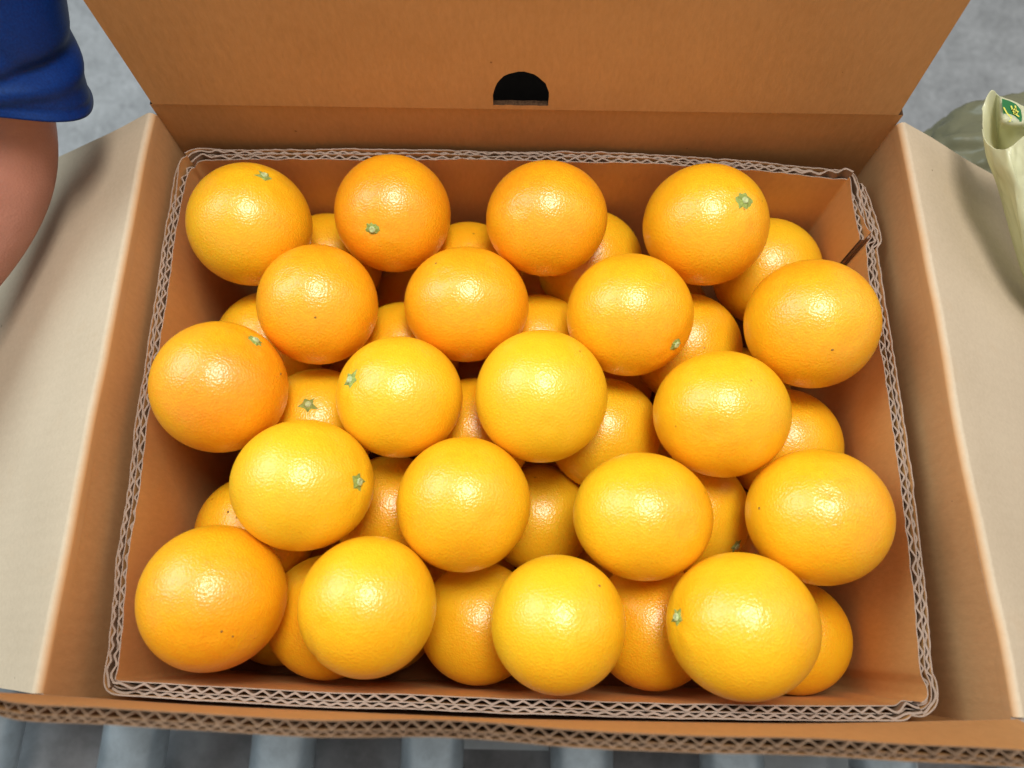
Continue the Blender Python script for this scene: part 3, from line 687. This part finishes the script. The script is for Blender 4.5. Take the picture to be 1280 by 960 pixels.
# blue garment: wide, with soft folds, gathered over a doubled hem
ctr = spline([(-0.317, 0.350, 0.330), (-0.3085, 0.270, 0.219), (-0.310, 0.202, 0.124), (-0.3185, 0.168, 0.077)], 90)
US = np.linspace(0, 1, 90)
rad = [(0.065 - 0.007 * u + 0.008 * max(0, (u - .72) / .28) ** 1.5, 0.056 + 0.004 * u) for u in US]
def fold(u, a):
    g = math.exp(-((u - .80) / .10) ** 2)
    q = 0.030 * math.sin(3 * a + 5 * u + 0.6) * (0.4 + u) + 0.022 * math.sin(6 * a - 11 * u) * u
    for c0, sl, dp, wd, ac in ((0.66, 0.10, 0.10, 0.030, 0.2), (0.78, -0.09, 0.12, 0.022, 1.5), (0.84, 0.07, 0.10, 0.018, 3.2), (0.72, -0.12, 0.10, 0.025, 4.4), (0.86, -0.05, 0.11, 0.02, 5.6), (0.55, 0.16, 0.09, 0.04, 2.4)):
        da = math.atan2(math.sin(a - ac), math.cos(a - ac))
        q -= 0.7 * dp * math.exp(-((u - c0 - sl * da) / wd) ** 2) * math.exp(-(da / 0.75) ** 2)
        q += 0.4 * dp * math.exp(-((u - c0 - sl * da - 2.2 * wd) / (wd * 1.3)) ** 2) * math.exp(-(da / 0.85) ** 2)
    q -= 0.012 * math.exp(-((u - 0.955) / 0.006) ** 2)      # stitched line above the hem
    return q
V, F = loft(ctr, rad, 120, fold, cap=False)
Vi, _ = loft(ctr, [(a - .0016, b - .0016) for a, b in rad], 120, fold, cap=False); n0 = len(V); last = 89 * 120
FF = F + [tuple(n0 + i for i in q[::-1]) for q in F] + [(last + k, last + (k + 1) % 120, n0 + last + (k + 1) % 120, n0 + last + k) for k in range(120)]
for Z_ in (V, Vi):
    for i in range(90):
        wgt = max(0, (US[i] - 0.62) / 0.38) ** 1.3
        b = slice(i * 120, (i + 1) * 120); Z_[b] += np.outer((Z_[b, 0] - ctr[i][0]) / 0.058 * 0.014 * wgt, (0.05, -0.55, -0.75))
off = np.array((0.34, -0.30, RZ))
shirt = link('sleeve', np.concatenate([V, Vi]) + off, FF, M['cloth'], pers, smooth=True)

# ------------------------------------------------------------------ plastic bags at the right edge
def bag_front():
    B = np.array((0.36, 0.10, -0.18))
    e = empty('plastic_bag', 'pale green plastic bag with an open mouth and green print, leaning on the right flap', 'bag', (0.36, 0.10, RZ - 0.18))
    FRONT = [[(0.2713, 0.1588, 0.046), (0.2693, 0.1458, 0.05), (0.2719, 0.1372, 0.056), (0.2741, 0.1354, 0.06), (0.2854, 0.1451, 0.058), (0.3043, 0.1569, 0.05), (0.3311, 0.1651, 0.036)], [(0.2769, 0.1459, 0.037), (0.2743, 0.1365, 0.044), (0.2737, 0.1267, 0.052), (0.2763, 0.1245, 0.056), (0.2861, 0.1292, 0.054), (0.3045, 0.1378, 0.046), (0.3327, 0.1466, 0.03)], [(0.2874, 0.1339, 0.026), (0.2841, 0.1264, 0.034), (0.2817, 0.1184, 0.043), (0.2831, 0.1152, 0.048), (0.2905, 0.1176, 0.047), (0.3083, 0.1252, 0.039), (0.3376, 0.1352, 0.022)], [(0.298, 0.1204, 0.013), (0.2936, 0.1133, 0.022), (0.2898, 0.1057, 0.032), (0.2899, 0.1016, 0.038), (0.2968, 0.1033, 0.037), (0.3149, 0.1106, 0.028), (0.3452, 0.1202, 0.01)], [(0.311, 0.1034, -0.003), (0.3059, 0.0963, 0.007), (0.3017, 0.0898, 0.017), (0.3014, 0.086, 0.023), (0.308, 0.0872, 0.022), (0.3266, 0.0945, 0.012), (0.3568, 0.1041, -0.006)], [(0.328, 0.0902, -0.022), (0.3222, 0.0837, -0.011), (0.3173, 0.0772, 0.0), (0.3175, 0.0748, 0.005), (0.3249, 0.0764, 0.003), (0.3436, 0.0831, -0.008), (0.3734, 0.0918, -0.026)], [(0.3815, 0.0663, -0.075), (0.374, 0.06, -0.062), (0.3694, 0.0555, -0.052), (0.37, 0.054, -0.048), (0.3785, 0.0556, -0.052), (0.3958, 0.0603, -0.062), (0.4204, 0.0657, -0.075)], [(0.4601, 0.0709, -0.175), (0.4592, 0.0678, -0.17), (0.4614, 0.0665, -0.168), (0.466, 0.0666, -0.168), (0.4741, 0.0674, -0.17), (0.487, 0.069, -0.172), (0.5038, 0.0719, -0.176)]]
    BACK = [[(0.2729, 0.1722, 0.047), (0.2747, 0.1784, 0.05), (0.2772, 0.1817, 0.052), (0.282, 0.1817, 0.049), (0.2821, 0.1764, 0.052), (0.2866, 0.172, 0.054), (0.2936, 0.169, 0.053), (0.3123, 0.1714, 0.046), (0.3356, 0.1754, 0.034)], [(0.2717, 0.1654, 0.047), (0.2779, 0.169, 0.044), (0.287, 0.1748, 0.036), (0.2881, 0.1738, 0.038), (0.2793, 0.1659, 0.053), (0.2842, 0.1627, 0.055), (0.2913, 0.1603, 0.054), (0.3109, 0.1646, 0.046), (0.3352, 0.1703, 0.033)], [(0.2713, 0.1588, 0.046), (0.2792, 0.1606, 0.04), (0.2914, 0.1675, 0.028), (0.2921, 0.1672, 0.03), (0.2781, 0.1581, 0.053), (0.2829, 0.1558, 0.055), (0.2912, 0.1566, 0.053), (0.3148, 0.1647, 0.04), (0.3385, 0.1695, 0.028)], [(0.2776, 0.1466, 0.036), (0.2848, 0.1486, 0.03), (0.2979, 0.1587, 0.016), (0.2999, 0.161, 0.016), (0.2864, 0.1585, 0.04), (0.2917, 0.1567, 0.041), (0.3014, 0.1602, 0.038), (0.3228, 0.1651, 0.028), (0.3454, 0.1699, 0.018)], [(0.2881, 0.1346, 0.025), (0.2958, 0.1376, 0.018), (0.307, 0.1456, 0.006), (0.3093, 0.1468, 0.006), (0.3076, 0.1469, 0.012), (0.3127, 0.147, 0.012), (0.3216, 0.1503, 0.01), (0.3385, 0.1546, 0.004), (0.3575, 0.1564, 0.0)]]
    def sheet(name, G, nu, nv, ripple, parent, seed):
        R_ = np.array([spline(r, nv) for r in G]); C_ = np.array([spline(R_[:, k], nu) for k in range(nv)])     # nv x nu x 3
        V = []
        for k in range(nv):
            for i in range(nu):
                u, v = i / (nu - 1), k / (nv - 1)
                q = abs(mnoise.noise(Vector((v * 5 + u * 1.5 + seed, u * 1.6, 1.3)))) + 0.5 * abs(mnoise.noise(Vector((v * 11 - u * 4, u * 5 + seed, 4.1))))
                V.append(C_[k, i] + np.array((0, 0.2, 1)) * ripple * (q - 0.3) * min(1, 4 * v) * min(1, 0.25 + 3 * u))
        F = [(k * nu + i, (k + 1) * nu + i, (k + 1) * nu + i + 1, k * nu + i + 1) for k in range(nv - 1) for i in range(nu - 1)]
        o = link(name, np.array(V) - B, F, M['film'], parent, smooth=True)
        o.modifiers.new('solid', 'SOLIDIFY').thickness = 0.0005
        return o
    sheet('film', FRONT, 110, 60, 0.0065, e, 0.0)
    lp = sheet('back_film', BACK, 60, 90, 0.0012, e, 5.0)
    G = [(0.279, 0.1723, 0.0562), (0.2831, 0.1707, 0.0562), (0.2864, 0.1685, 0.0562), (0.2885, 0.1646, 0.0562), (0.2882, 0.1596, 0.0562), (0.2873, 0.1563, 0.0562), (0.2789, 0.1559, 0.0562), (0.2779, 0.1611, 0.0562), (0.2781, 0.1667, 0.0562)]
    link('green_print', np.array(G) - B, [tuple(range(len(G)))], M['green_print'], lp)
    V, F = [], []
    for st in [[(0.2785, 0.1657, 0.0567), (0.2797, 0.1613, 0.0567), (0.2815, 0.1586, 0.0567), (0.2798, 0.1558, 0.0567)], [(0.283, 0.1669, 0.0567), (0.2836, 0.1625, 0.0567), (0.2862, 0.1592, 0.0567)], [(0.2829, 0.1636, 0.0567), (0.2858, 0.165, 0.0567)], [(0.2833, 0.1612, 0.0567), (0.2865, 0.1631, 0.0567)], [(0.2854, 0.167, 0.0567), (0.2851, 0.1609, 0.0567)]]:
        st = spline(st, 8) if len(st) > 2 else np.array(st, float)
        for i in range(len(st)):
            t = st[min(i + 1, len(st) - 1)] - st[max(i - 1, 0)]; nn = np.array((-t[1], t[0], 0)); nn *= 0.00045 / (np.linalg.norm(nn) + 1e-9)
            V += [st[i] - nn, st[i] + nn]
            if i: b = len(V); F.append((b - 4, b - 3, b - 1, b - 2))
    link('yellow_print', np.array(V) - B, F, M['yellow_print'], lp)
bag_front()
def bag_back():
    e = empty('plastic_bag', 'crumpled grey green translucent bag bulging behind the right flap', 'bag', (0.388, 0.214, RZ - 0.186))
    D, F = ico(6); P = []
    kn = np.array((-0.15, 0.35, 0.92)); kn /= np.linalg.norm(kn)            # folds run together towards the neck
    x, y, _ = basis((0.55, -0.1, 0.83))
    for d in D:
        th = math.atan2(d @ y, d @ x); c = d @ np.cross(x, y)
        f = 1 + (0.055 * abs(math.sin(7 * th + 2.2 * c)) + 0.035 * abs(math.sin(13 * th - 3 * c + 1))) * (1 - c * c) ** 0.5 + 0.09 * mnoise.noise(Vector(d) * 2.3) + 0.05 * abs(mnoise.noise(Vector(d) * 6)) + 0.02 * abs(mnoise.noise(Vector(d) * 15))
        P.append((d[0] * 0.078 * f, d[1] * 0.070 * f, d[2] * 0.076 * f + 0.076))
    link('film', P, F, M['film_grey'], e, smooth=True)
bag_back()
